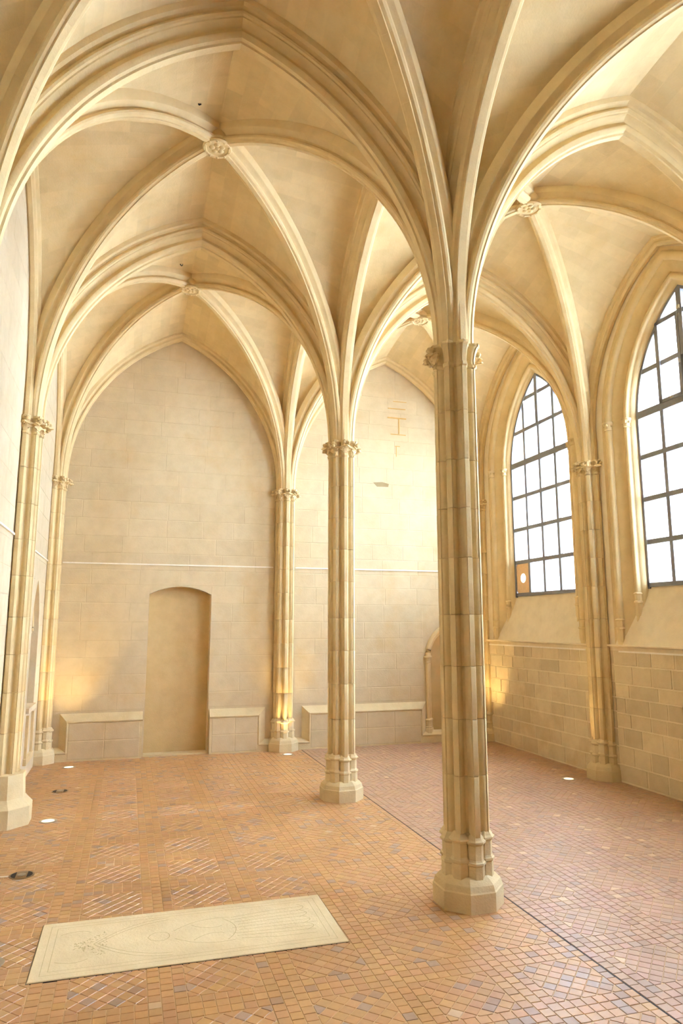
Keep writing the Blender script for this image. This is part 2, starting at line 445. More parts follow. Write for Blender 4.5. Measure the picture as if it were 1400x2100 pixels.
nst = courses(wb, M_WALL, WL+.05, WR-.05, levels(.6, 2.42, .215) + levels(2.42, 5.85, .235)[1:], lambda u, z: ((u, Y, z), 0), .40, .68,
        blocks=((DX0, DX1, -1, 2.21), (NX0-.04, NX1+.04, -1, 1.78), (-.14, .14, -1, 7)), off=.0022, jt=.004, keep=lunette)

M_RUST = stone('rust_joint', srgb(224, 184, 120), STAIN, .2, var=0)
for x0, x1, z0, z1 in ((1.60,1.91,4.852,4.872),(1.779,1.797,4.614,4.862),(1.65,1.90,4.594,4.606),(1.61,1.90,5.006,5.020),(1.70,1.92,5.125,5.135),(1.72,1.80,4.408,4.418),(1.735,1.745,4.25,4.41)):
    MB().box(x0, x1, E-.0035, E+.003, z0, z1).build('repair_joint', M_RUST, wb, False)
MB().add([(1.36,E-.004,3.82),(1.42,E-.004,3.76),(1.60,E-.004,3.765),(1.61,E-.004,3.81),(1.50,E-.004,3.835),(1.36,E,3.82),(1.42,E,3.76),(1.60,E,3.765),(1.61,E,3.81),(1.50,E,3.835)],
         [(0,1,2,3,4),(0,5,6,1),(1,6,7,2),(2,7,8,3),(3,8,9,4),(4,9,5,0)]).build('weathered_stone', stone('weathered_grey_stone', srgb(176, 158, 124), STAIN, .5, var=0), wb, False)
# --- blind arch at the right of the end wall
def arch_tube(outline, zb, y, r): return [(outline[0][0], y, zb)] + [(x, y, z) for x, z in outline] + [(outline[-1][0], y, zb)]
ni = empty('blind_arch', (NMID, E, nich_zb)); tag(ni, 'shallow blind arch with slender shafts, low in end wall behind the near column', 'niche')
loc = (-NMID, -E, -nich_zb)
reveal(nich_o, nich_zb, Y-.003, E+.15, 'recess', M_WALL, ni).location = loc
m = MB(); fo = [(NX0-.02, nich_zb)] + [(x, z+.02) for x, z in nich_o] + [(NX1+.02, nich_zb)]
m.add([(x, E+.145, z) for x, z in fo], [tuple(range(len(fo)))]); m.build('back_panel', M_NICHE, ni, False, loc=loc)
for a, r, y, nm in ((.37, .032, E-.004, 'outer_moulding'), (.315, .024, E+.05, 'inner_moulding')):
    MB().tube([(x, y, z) for x, z in ptd(NMID, a, NZS+.03, .10)], r, 10).build(nm, M_RIB, ni, loc=loc)
    for sx in (-1, 1):
        x = NMID+sx*a
        MB().lathe([(r*.85, .33), (r*.85, 1.14)], x, y, 12).build('shaft', M_RIB, ni, loc=loc)
        MB().lathe([(r*.9,1.13),(r*1.15,1.14),(r*.95,1.15),(r*1.1,1.18),(r*1.5,1.205),(r*1.7,1.21),(r*1.7,1.228),(r*1.2,1.235)], x, y, 12).build('capital', M_RIB, ni, loc=loc)
        MB().lathe([(r*2.0,nich_zb),(r*1.9,.19),(r*1.5,.20),(r*1.7,.215),(r*1.4,.225),(r*1.4,.30),(r*1.7,.31),(r*1.6,.325),(r*1.0,.335)], x, y, 8, PI/8).build('shaft_base', M_BASE, ni, loc=loc)

# --- stepped plinth along the end wall
def plinth(name, high, low, x_end_l, x_end_r):
    """high: (x0,x1,z) block, low: list of (x0,x1,z); chamfered back to the wall"""
    m = MB(); yf, yw = E-.075, E; x0, x1, zt = high; ch = .085
    l = ch if x_end_l else 0; r = ch if x_end_r else 0
    m.add([(x0,yf,-.01),(x1,yf,-.01),(x1,yf,zt),(x0,yf,zt),(x0-l,yw,-.01),(x1+r,yw,-.01),(x1+r,yw,zt+ch),(x0-l,yw,zt+ch)],
          [(0,1,2,3),(3,2,6,7),(0,3,7,4),(1,5,6,2)])
    for a, b, z in low:
        m.add([(a,yf,-.01),(b,yf,-.01),(b,yf,z),(a,yf,z),(a,yw,z+.05),(b,yw,z+.05)], [(0,1,2,3),(3,2,5,4)])
    o = m.build(name, M_BASE, None, False); tag(o, kind='structure')
    bead = [(x0+.006 if x_end_l else x0, yf-.001, 0.0)]
    pts = []
    if x_end_l:
        for a, b, z in low:
            if b <= x0+.02: pts += [(a, z-.012), (x0+.012, z-.012)]
        pts += [(x0+.012, zt-.012)]
    else: pts += [(x0, zt-.012)]
    if x_end_r:
        pts += [(x1-.012, zt-.012)]
        for a, b, z in low:
            if a >= x1-.02: pts += [(x1-.012, z-.012), (b, z-.012)]
    else: pts += [(x1, zt-.012)]
    for i in range(len(pts)-1):
        MB().tube([(pts[i][0], yf, pts[i][1]), (pts[i+1][0], yf, pts[i+1][1])], .014, 8).build('bead_moulding', M_BASE, o)
    nb = max(2, round((x1-x0)/.42)); me = stone_mesh(M_WALL)
    for i in range(nb):
        for q in range(2):
            z0, z1 = (.02, zt*.5) if q == 0 else (zt*.5, zt-.03)
            a = x0+.03+(x1-x0-.06)*i/nb; b = x0+.03+(x1-x0-.06)*(i+1)/nb
            s = link('stone', me, o, ((a+b)/2, yf, (z0+z1)/2)); s.scale = (b-a-.006, .003, z1-z0-.006)
    return o
plinth('baseboard_back', (-2.785, DX0-.02, .49), [(WL, -2.785, .117)], True, False)
plinth('baseboard_back', (DX1+.02, -.325, .49), [(-.325, -.1, .105)], False, True)
plinth('baseboard_back', (.36, 2.07, .49), [(.1, .36, .105), (2.07, WR, .12)], True, True)

# --- left wall
XW = WL-.004
LN_M, LN_A, LN_Z0, LN_ZS, LN_CO = 4.62, .30, .78, 1.62, .42
lo = ptd(LN_M, LN_A, LN_ZS, LN_CO)
m = MB(); zt = ZTOP
for a, b in ((YB-.2, LN_M-LN_A), (LN_M+LN_A, E+.3)): m.add([(XW,a,-.05),(XW,b,-.05),(XW,b,zt),(XW,a,zt)], [(0,1,2,3)])
n = len(lo); m.add([(XW, y, z) for y, z in lo]+[(XW, y, zt) for y, z in lo], [(i,i+1,n+i+1,n+i) for i in range(n-1)])
m.add([(XW,LN_M-LN_A,-.05),(XW,LN_M+LN_A,-.05),(XW,LN_M+LN_A,LN_Z0),(XW,LN_M-LN_A,LN_Z0)], [(0,1,2,3)])
wl = m.build('wall_left', M_LEFT, None, False); tag(wl, kind='structure')
courses(wl, M_LEFT, .2, E-.05, levels(.02, 2.44, .24)+levels(2.44, 5.8, .26)[1:], lambda u, z: ((XW, u, z), PI/2), .5, .85,
        blocks=((LN_M-LN_A-.02, LN_M+LN_A+.02, .7, 2.3),), off=.0018, jt=.0035)
# pointed niche in the left wall
ln = empty('wall_niche', (WL, LN_M, LN_Z0)); tag(ln, 'narrow pointed niche with colonnette in the left wall between the two left responds', 'niche'); loc = (-WL, -LN_M, -LN_Z0)
full = [(lo[0][0], LN_Z0)]+lo+[(lo[-1][0], LN_Z0)]; n = len(full); m = MB()
m.add([(XW+.002, y, z) for y, z in full]+[(WL-.2, y, z) for y, z in full], [(i,i+1,n+i+1,n+i) for i in range(n-1)]+[(n-1,0,n,2*n-1)])
m.build('recess', M_LEFT, ln, loc=loc)
MB().add([(WL-.195, y, z+(.02 if z > LN_ZS else 0)) for y, z in [(full[0][0]-.02, LN_Z0-.02)]+full[1:-1]+[(full[-1][0]+.02, LN_Z0-.02)]], [tuple(range(n))]).build('back_panel', M_NICHE, ln, False, loc=loc)
for s in (-1, 1):
    hy = LN_M + s*LN_A/2
    MB().tube([(WL-.07, y, z) for y, z in ptd(hy, LN_A/2-.015, LN_ZS, .2)], .018, 8).build('tracery_arch', M_RIB, ln, loc=loc)
MB().lathe([(.03,LN_Z0),(.03,LN_Z0+.05),(.022,LN_Z0+.07),(.02,LN_Z0+.09),(.02,1.52),(.03,1.53),(.022,1.545),(.028,1.58),(.036,1.60),(.036,1.62)], WL-.07, LN_M, 10).build('colonnette', M_RIB, ln, loc=loc)
MB().box(WL-.19, WL+.03, LN_M-LN_A-.03, LN_M+LN_A+.03, LN_Z0-.05, LN_Z0+.005).build('sill', M_SILL, ln, False, loc=loc)
MB().box(WL-.02, WL+.025, LN_M-.26, LN_M-.20, .25, .7).box(WL-.02, WL+.025, LN_M+.20, LN_M+.26, .25, .7).box(WL-.02, WL+.03, LN_M-.3, LN_M+.3, .18, .25).build('lower_frame', M_RIB, ln, False, loc=loc)

# --- wall behind the camera and roof over everything
tag(MB().box(WL-.3, WR+.3, YB-.2, YB, -.05, ZTOP).build('wall_front', M_WALL, None, False), kind='structure')
cl = MB().box(WL-.35, WR+.5, YB-.25, E+.35, ZTOP, ZTOP+.1).build('ceiling', M_WEB, None, False); tag(cl, kind='structure')

MB().box(WL-.3, WR+.3, YB, -2*L+.05, 5.75, 5.85).build('far_vault', M_WEB, cl, False)
# --- vault webs
def web(name, arcs_edge, de, arcs_diag, dd):
    """one cell between an arch (two half arcs) and the two diagonal half ribs"""
    vs, fs, uv = [], [], []; NT, NS = 20, 6
    for ai, (a, d) in enumerate(zip(arcs_edge, arcs_diag)):
        base = len(vs); su_ = 0
        for i in range(NT+1):
            t = i/NT; p = a.world(t, de); q = d.world(t, dd); wdt = (q-p).length
            for j in range(NS+1):
                s = j/NS; v = p.lerp(q, s); v.z += .10*wdt*s*(1-s)*t
                vs.append(v); uv.append((wdt*s + .2*ai, a.length()*t))
        for i in range(NT):
            for j in range(NS):
                k = base+i*(NS+1)+j; fs.append((k, k+1, k+NS+2, k+NS+1))
    return link(name, mesh(name, vs, fs, M_WEB, True, 1.2, uv), cl)
for k in range(4):
    for side in (-1, 1):
        dg = Dg(k, side)
        for kk in (k, k+1):
            tw, tc = T(kk, side); web('vault_web', (tw, tc), DW['main' if kk < 4 else 'wall'], (dg[(side,kk)], dg[(0,kk)]), DW['diag'])
        for xi in (0, side):
            a, b = Lg(k, xi); web('vault_web', (a, b), DW['main' if xi == 0 else 'wall'], (dg[(xi,k)], dg[(xi,k+1)]), DW['diag'])

# --- right wall: ashlar dado, glacis, splayed windows
wr = MB().add([(WR+.004,YB-.2,-.05),(WR+.004,E+.3,-.05),(WR+.004,E+.3,SILL0),(WR+.004,YB-.2,SILL0)], [(0,1,2,3)]).build('wall_right', M_MORT, None, False); tag(wr, kind='structure')
for a, b in ((-.9, 2.52), (2.9, E-.03)):
    courses(wr, M_LOW, a, b, levels(.01, 1.415, .172, .22), lambda u, z: ((WR+.004, u, z), -PI/2), .18, .44, off=.007, jt=.015)
courses(wr, M_LOW, 2.52, 2.9, levels(.01, 1.415, .172), lambda u, z: ((WR+.004, u, z), -PI/2), .15, .2, off=.007, jt=.011)
def zb_at(x): return SILL0 + max(0, min(1, (x-WR)/(XG-WR)))*(SILL1-SILL0)
SPLAY = [(1.12,WR),(1.105,WR+.022),(1.085,WR+.026),(1.075,WR+.006),(1.055,WR-.012),(1.03,WR-.018),(1.005,WR-.008),(.99,WR+.014),(.985,WR+.034),(.97,WR+.036),
         (.885,WR+.10),(.878,WR+.122),(.866,WR+.120),(.860,WR+.100),(.848,WR+.086),(.832,WR+.082),(.815,WR+.090),(.806,WR+.108),(.80,WR+.128),(.79,WR+.132),(.757,WR+.17),(.755,WR+.40)]
def jamb(mid, a, x, n=14):
    zb = zb_at(x) if x < XG else SILL1
    o = ptd(mid, a, WZS, WCO, n); return [(x, mid-a, zb-.02)] + [(x, mid-a, zb+(WZS-zb)*i/4) for i in (1,2,3)] + [(x, y, z) for y, z in o] + [(x, mid+a, zb+(WZS-zb)*i/4) for i in (3,2,1)] + [(x, mid+a, zb-.02)]
def bay_window(k):
    mid = (YC[k]+YC[k+1])/2; y0, y1 = YC[k], YC[k+1]
    # face of the wall around the opening
    o = [(mid-1.12, SILL0)] + ptd(mid, 1.12, WZS, WCO, 14) + [(mid+1.12, SILL0)]
    m = MB(); h = len(o)//2; left = o[:h+1]; right = o[h:]
    m.add([(WR, y, z) for y, z in left]+[(WR, y0-.02, z) for y, z in left], [(i,i+1,len(left)+i+1,len(left)+i) for i in range(len(left)-1)])
    m.add([(WR, y, z) for y, z in right]+[(WR, y1+.08, z) for y, z in right], [(i,i+1,len(right)+i+1,len(right)+i) for i in range(len(right)-1)])
    za = o[h][1]; m.add([(WR,y0-.02,za),(WR,y1+.08,za),(WR,y1+.08,ZTOP),(WR,y0-.02,ZTOP)], [(0,1,2,3)])
    m.build('wall_face', M_SILL, wr, False)
    m = MB(); m.rings([jamb(mid, a, x) for a, x in SPLAY], False); m.build('window_surround', M_RIB, wr, True, .9)
    m = MB(); m.add([(WR-.0,y0+.02,SILL0),(WR,y1-.02,SILL0),(XG,mid+.95,SILL1),(XG,mid-.95,SILL1),(XG+.2,mid+.95,SILL1),(XG+.2,mid-.95,SILL1)], [(0,1,2,3),(3,2,4,5)])
    m.build('sloped_sill', M_SILL, wr, False)
    for a, x, zb, zc in ((1.03, WR+.02, zb_at(WR+.03)+.10, 3.97), (.833, WR+.115, zb_at(WR+.115)+.12, 3.97)):
        for s in (-1, 1):
            r = .042 if a > 1 else .036
            mb = MB().lathe([(r,zc-.055),(r*1.25,zc-.05),(r*1.05,zc-.04),(r*1.1,zc),(r*1.5,zc+.025),(r*1.6,zc+.03),(r*1.6,zc+.048),(r,zc+.055)], x, mid+s*a, 12)
            for q in range(4):
                th = PI/2 + q*PI/3; cx, cy = x+math.cos(th)*r*1.25, mid+s*a+math.sin(th)*r*1.25
                mb.lathe([(.002,zc-.012),(.011,zc-.006),(.014,zc+.004),(.010,zc+.014),(.002,zc+.02)], cx, cy, 6)
            mb.build('shaft_capital', M_RIB, wr)
            MB().lathe([(r*1.0,zb-.16),(r*1.15,zb-.13),(r*1.15,zb-.02),(r*1.35,zb-.015),(r*1.35,zb),(r*1.1,zb+.01),(r*1.1,zb+.075),(r*1.35,zb+.08),(r*1.3,zb+.09),(r*.9,zb+.1)], x, mid+s*a, 10).build('shaft_base', M_RIB, wr)
for k in (1, 2, 3): bay_window(k)
MB().box(WR, WR+.3, YB-.2, YC[1]+.02, SILL0, ZTOP).build('wall_face', M_SILL, wr, False)
# string course and pale rails
def bar_y(name, x0, x1, y0, y1, z0, z1, mat, ch=0.0):
    m = MB(); m.add([(x1,y0,z0),(x0,y0,z0+ch),(x0,y0,z1),(x1,y0,z1),(x1,y1,z0),(x0,y1,z0+ch),(x0,y1,z1),(x1,y1,z1)],
                    [(0,1,2,3),(4,7,6,5),(0,4,5,1),(1,5,6,2),(2,6,7,3),(3,7,4,0)])
    o = m.build(name, mat, None, False); tag(o, kind='structure'); return o
for a, b in ((-.9, L-.14), (L+.14, E-.10)):
    bar_y('trim_1', WR-.045, WR+.05, a, b, SILL0-.03, SILL0+.004, M_SILL, .018)
    bar_y('trim_2', WR-.012, WR+.004, a+.16 if a > 0 else a, b-(.16 if b < 3 else 0), SILL0-.078, SILL0-.062, M_SILV)
for i, (a, b) in enumerate(((WL+.17, -.16), (.16, WR))):
    tag(MB().box(a, b, E-.014, E+.004, 2.488, 2.506).build('trim_3', M_SILV, None, False), kind='structure')
for i, (a, b) in enumerate(((-1.5, L-.16), (L+.16, E-.16))):
    tag(MB().box(WL-.004, WL+.014, a, b, 2.488, 2.506).build('trim_4', M_SILV, None, False), kind='structure')

# ------------------------------------------------------------------ windows
BARZ = [2.10, 2.590, 3.065, 3.543, 4.028, 4.510, 4.970]
def arch_z(dy): return WZS + math.sqrt(max(0, (WA+WCO)**2 - (abs(dy)+WCO)**2)) if abs(dy) <= WA else WZS
def window(k, num):
    mid = (YC[k]+YC[k+1])/2; root = empty('window_%d' % num, (XG, mid, SILL1)); tag(root, kind='structure'); loc = (-XG, -mid, -SILL1)
    ro = [[(x, y, z) for _, y, z in jamb(mid, a, XG+.001)][0:] for x, a in ((XG-.02, WA+.005), (XG-.02, WA-.03), (XG+.035, WA-.03), (XG+.035, WA+.005))]
    m = MB(); n = len(ro[0]); m.add([p for r in ro for p in r], [(r*n+i, r*n+i+1, ((r+1)%4)*n+i+1, ((r+1)%4)*n+i) for r in range(4) for i in range(n-1)])
    m.box(XG-.02, XG+.035, mid-WA, mid+WA, SILL1-.002, SILL1+.045)
    m.build('frame', M_STEEL, root, True, .4, loc)
    ms = [-.372, 0.0, .372]
    for dy in ms:
        hw = .025; m = MB().box(XG-.012, XG+.03, mid+dy-hw, mid+dy+hw, SILL1+.03, arch_z(abs(dy)+hw)-.01)
        if dy == 0: m.box(XG-.026, XG+.03, mid-.034, mid+.034, BARZ[5]-.02, arch_z(.034)-.01)
        m.build('mullion', M_STEEL, root, False, loc=loc)
    for i, z in enumerate(BARZ[1:], 1):
        hw = .042 if i == 4 else .027
        R = WA+WCO; dz = max(0, z+hw-WZS); half = min(WA, math.sqrt(max(0, R*R-dz*dz))-WCO)
        MB().box(XG-(.022 if i == 4 else .014), XG+.032, mid-half, mid+half, z-hw, z+hw).build('glazing_bar', M_STEEL, root, False, loc=loc)
    if num == 2:     # opening light with hinges near the top
        m = MB()
        for y in (-.345, -.045): m.box(XG-.03, XG-.004, mid-y-.02, mid-y+.02, BARZ[4]+.03, BARZ[6]-.0)
        for z in (BARZ[4]+.05, BARZ[6]-.01): m.box(XG-.03, XG-.004, mid+.04, mid+.36, z-.02, z+.02)
        m.build('opening_light', M_STEEL, root, False, loc=loc)
        m = MB().box(XG-.045, XG-.03, mid+.16, mid+.20, BARZ[4]+.045, BARZ[4]+.06).box(XG-.045, XG-.03, mid-.02, mid+.02, BARZ[6]+.02, BARZ[6]+.06).box(XG-.045,XG-.03,mid+.03,mid+.05,BARZ[5]-.1,BARZ[5]-.06)
        m.build('latch', M_RING, root, False, loc=loc)
    ys = [-WA]+ms+[WA]; zs = BARZ+[5.3]
    for a, b in zip(ys[:-1], ys[1:]):
        for c, d in zip(zs[:-1], zs[1:]):
            if num == 1 and a == ms[2] and c == BARZ[0]: continue
            pts = [(a+(b-a)*i/6, min(d, arch_z(a+(b-a)*i/6))) for i in range(7)]
            pts = [(y, z) for y, z in pts if z > c+.01]
            if len(pts) < 2: continue
            poly = [(pts[0][0], c)] + pts + [(pts[-1][0], c)]
            nn = len(poly); m = MB().add([(XG+.008, mid+y, z) for y, z in poly]+[(XG+.014, mid+y, z) for y, z in poly], [tuple(range(nn)), tuple(range(2*nn-1, nn-1, -1))]+[(i,(i+1)%nn,nn+(i+1)%nn,nn+i) for i in range(nn)])
            m.build('pane', M_GLASS, root, False, loc=loc)
    if num == 1:     # tan board with a round vent hole in the lowest far corner
        y0, y1, z0, z1 = mid+ms[2]+.012, mid+WA-.028, SILL1+.04, BARZ[1]-.016; cy, cz, r = (y0+y1)/2+.0, (z0+z1)/2-.0, .066; n = 32
        inn, out = [], []
        for i in range(n):
            th = 2*PI*i/n; c, s = math.cos(th), math.sin(th); inn.append((cy+r*c, cz+r*s))
            t = min(((y1-y0)/2)/abs(c) if abs(c) > 1e-6 else 9, ((z1-z0)/2)/abs(s) if abs(s) > 1e-6 else 9); out.append((cy+t*c, cz+t*s))
        m = MB(); X = [XG-.004, XG+.012]
        m.add([(X[0],*p) for p in inn]+[(X[0],*p) for p in out]+[(X[1],*p) for p in inn]+[(X[1],*p) for p in out],
              [f for i in range(n) for j in [(i+1)%n] for f in ((i,j,n+j,n+i),(2*n+i,3*n+i,3*n+j,2*n+j),(i,2*n+i,2*n+j,j),(n+i,n+j,3*n+j,3*n+i))])
        tag(m.build('vent_board', M_PANEL, root, False, loc=loc), 'tan board with a round hole filling one pane')
    return root
window(3, 1); window(2, 2); window(1, 3)  # third window is out of view, added for the daylight it lets in

# ------------------------------------------------------------------ outside: buttresses seen through the glass; courtyard and facade added to bounce sunlight in
for yb, lab in ((E+.15, 'pale stone buttress outside, seen through the far window'), (L, 'pale stone buttress outside, seen through the near window')):
    bt = empty('buttress', (WR+.55, yb, -.3)); tag(bt, lab, 'buttress')
    z = -.3; i = 0
    while z < 7.0:
        h = random.uniform(.26, .36); x1 = WR+1.75 - max(0, .12*z); 
        for a, b in (((WR+.45, WR+1.05), (WR+1.056, x1)) if i % 2 else ((WR+.45, WR+.8), (WR+.806, x1))):
            MB().box(a-(WR+.55), b-(WR+.55), -.24, .24, z+.3, z+.3+h-.008).build('stone', M_OUT, bt, False)
        z += h; i += 1
tag(MB().box(13, 16, -16, 32, -.4, 11).build('sun_bounce_facade', M_OUT, None, False), kind='structure')  # unseen facade across the courtyard, added to throw sunlight into the windows
tag(MB().box(WR+.5, 60, -60, 60, -.5, -.3).build('sun_bounce_ground', M_OUT, None, False), kind='structure')  # courtyard ground, added to bounce light up to the vault

# ------------------------------------------------------------------ columns and responds
DIRS = [0, math.atan2(L, -XL), PI/2, PI-math.atan2(L, -XL), PI, PI+math.atan2(L, -XL), 1.5*PI, -math.atan2(L, -XL)+2*PI]
OFFS = [(-.37,.1095),(-.335,.112),(-.30,.119),(-.265,.129),(-.22,.1385),(-.17,.1445),(-.12,.1475),(-.108,.156),(.108,.156),(.12,.1475),(.17,.1445),(.22,.1385),(.265,.129),(.30,.119),(.335,.112)]
def lobed(scale, z, add=0.0):
    return [((r*.90*scale+add)*math.cos(d+o), (r*scale+add)*math.sin(d+o), z) for d in DIRS for o, r in OFFS]
def drum(z0, z1):
    e = .0012
    return MB().rings([lobed(1, z0+e, -.0015), lobed(1, z0+e+.002), lobed(1, z1-e-.002), lobed(1, z1-e, -.0015)])
def mk(mb, name, mat, angle=.75): return mesh(name, mb.v, mb.f, mat, True, angle)
# capital bell and leaves
bell = MB().rings([lobed(1,3.435),lobed(1.0,3.437),lobed(1.07,3.443),lobed(1.085,3.452),lobed(1.07,3.461),lobed(1.0,3.468),lobed(1.0,3.50),lobed(1.05,3.54),lobed(1.13,3.575),lobed(1.17,3.585),lobed(1.235,3.590),lobed(1.245,3.606),lobed(1.20,3.612)])
ME_BELL = mk(bell, 'bell', M_RIB, .6)
def leaf(seed):
    rnd = random.Random(seed); nu, nv = 12, 9; vs = []; fs = []
    for side in (0, 1):
        for i in range(nu+1):
            u = i/nu
            # stem climbs, then curls outward and down
            th = u*PI*1.25; z = .115*u - .05*max(0, u-.62)*2; r = .150 + .012*u + .062*max(0, u-.35)**1.3*1.6
            if u > .8: z -= (u-.8)*.12
            wdt = (.020 + .040*math.sin(min(1, u*1.15)*PI*.62)) * (1+.33*math.sin(u*22+seed))
            for j in range(nv):
                v = -1+2*j/(nv-1)
                rr = r + .012*math.cos(v*PI*1.5)*u - .020*v*v*u + rnd.uniform(-.004, .004) - side*.012
                vs.append((rr, v*wdt, 3.478+z + rnd.uniform(-.003, .003) - .014*v*v*u))
    n = (nu+1)*nv
    for i in range(nu):
        for j in range(nv-1):
            a = i*nv+j; fs.append((a, a+1, a+nv+1, a+nv)); fs.append((n+a, n+a+nv, n+a+nv+1, n+a+1))
    edge = [j for j in range(nv)] + [i*nv+nv-1 for i in range(1, nu+1)] + [nu*nv+j for j in range(nv-2, -1, -1)] + [i*nv for i in range(nu-1, 0, -1)]
    for a, b in zip(edge, edge[1:]+edge[:1]): fs.append((a, n+a, n+b, b))
    return mesh('leaf', vs, fs, M_RIB, True, .8)
ME_LEAF = [leaf(s) for s in (1, 2, 3)]
def bud(seed):
    rnd = random.Random(seed); mb = MB()
    for q in range(7):
        x, y, z = .178+rnd.uniform(-.012,.02), rnd.uniform(-.03,.03), 3.56+rnd.uniform(-.035,.025); r = rnd.uniform(.012,.020)
        mb.lathe([(.001,z-r),(r*.7,z-r*.7),(r,z),(r*.7,z+r*.7),(.001,z+r)], x, y, 8, rnd.random())
    return mesh('leaf_curl', mb.v, mb.f, M_RIB, True, 1.2)
ME_BUD = [bud(s) for s in (4, 5)]
# bases
def oct_ring(cx, cy, r, z, rot=PI/8): return [(cx+r*math.cos(rot+i*PI/4), cy+r*math.sin(rot+i*PI/4), z) for i in range(8)]
PL = MB().rings([oct_ring(0,0,r*.89,z) for r, z in ((.245,0),(.245,.108),(.238,.116),(.230,.140),(.227,.147),(.198,.172),(.172,.185))])
ME_PL = mk(PL, 'plinth', M_BASE, .3)
def pedestal(low):
    d = -.014 if low else 0.0; c = .106
    P = [(.066,.17),(.064,.258+d),(.067,.262+d),(.074,.268+d),(.074,.280+d),(.064,.286+d),(.058,.296+d),(.058,.376+d),(.066,.386+d),(.077,.392+d),(.077,.402+d),(.064,.412+d),(.052,.430+d),(.040,.44+d)]
    return MB().rings([oct_ring(c, 0, r*.9, z) for r, z in P])
ME_PED = [mk(pedestal(False), 'pedestal', M_BASE, .3), mk(pedestal(True), 'pedestal', M_BASE, .3)]
CORE = MB().lathe([(.12,.16),(.12,.43)], 0, 0, 16); ME_CORE = mk(CORE, 'base_core', M_BASE)
SPR = MB().rings([lobed(.93, 3.605), lobed(.9, 3.9), lobed(.72, 4.15), lobed(.3, 4.35)]); ME_SPR = mk(SPR, 'springer', M_RIB)
PB = MB().rings([oct_ring(0,0,.27,0),oct_ring(0,0,.27,.155),oct_ring(0,0,.205,.225),oct_ring(0,0,.195,.42),oct_ring(0,0,.17,.425)]); ME_PB = mk(PB, 'plinth', M_BASE, .3)
DZ = levels(.41, 3.435, .33, .10); ME_DR = [mk(drum(a, b), 'drum', M_COL) for a, b in zip(DZ[:-1], DZ[1:])]
ME_DR2 = [mk(drum(a, b), 'drum', M_RIB) for a, b in zip(DZ[:-1], DZ[1:])]
def column(name, x, y, label, cat, worn=(), plainbase=False, lobes=range(8), drums=ME_DR):
    root = empty(name, (x, y, 0)); tag(root, label, cat)
    for me in drums: link('drum', me, root)
    if plainbase: link('plinth', ME_PB, root)
    else:
        link('plinth', ME_PL, root); link('base_core', ME_CORE, root)
        for i in lobes: link('pedestal', ME_PED[1 if i % 2 == 0 else 0], root, rz=DIRS[i])
    cp = link('capital', ME_BELL, root)
    for i in lobes:
        if i in worn: continue
        link('leaf', ME_LEAF[i % 3], cp, rz=DIRS[i]); link('leaf_curl', ME_BUD[i % 2], cp, rz=DIRS[i]+.0)
    link('springer', ME_SPR, root)
    return root
column('clustered_column', 0, 0, 'nearest tall clustered stone column with worn capital and octagonal plinth', 'column', worn=(5, 6, 7))
column('clustered_column', 0, L, 'middle clustered stone column with leafy capital, farther back than the nearest one', 'column')
column('wall_respond', 0, E-.04, 'slender clustered half column against the end wall, lit warm by a floor light', 'respond', lobes=(3,4,5,6,7,0,1))
column('wall_respond', XL, L, 'clustered half column on the left wall, standing on a plain octagonal plinth', 'respond', plainbase=True, lobes=(0,1,2,6,7), drums=ME_DR2)
column('wall_respond', WL+.02, E-.04, 'slender clustered shafts in the far left corner beside the end wall', 'respond', lobes=(0,6,7), drums=ME_DR2)
column('wall_respond', XR, L, 'clustered half column on the right wall between the two windows', 'respond', lobes=(2,3,4,5,6))
column('wall_respond', WR-.02, E-.04, 'clustered shafts in the far right corner hidden behind the near column', 'respond', lobes=(4,5,6))

# ------------------------------------------------------------------ vault ribs
side_n = {-1: 'left', 1: 'right'}
row_n = {1: 'overhead in front of the near column', 2: 'from the near column', 3: 'from the middle column'}
for k in (2, 3):
    for side in (-1, 1):
        build_rib('transverse_arch', T(k, side), P_MAIN, 8, 'broad moulded pointed arch crossing from the %s to the %s wall' % (SUP[(0,k)], side_n[side]), 'arch')
for side in (-1, 1):
    build_rib('wall_arch', T(4, side), P_WALL, 8, 'slim pointed wall arch framing the %s half of the end wall' % side_n[side], 'arch')
for k in (1, 2, 3):
    build_rib('longitudinal_arch', Lg(k, 0), P_MAIN, 7, 'broad arch running lengthwise above the column row, %s' % {1: 'from the near column towards the viewer', 2: 'between near and middle columns', 3: 'between middle column and end wall'}[k], 'arch')
    for side in (-1, 1):
        if side > 0 and k == 1: continue
        build_rib('wall_arch', Lg(k, side), P_WALL, 7, 'slim wall arch high on the %s wall over the %s' % (side_n[side], BAYN[k]), 'arch')
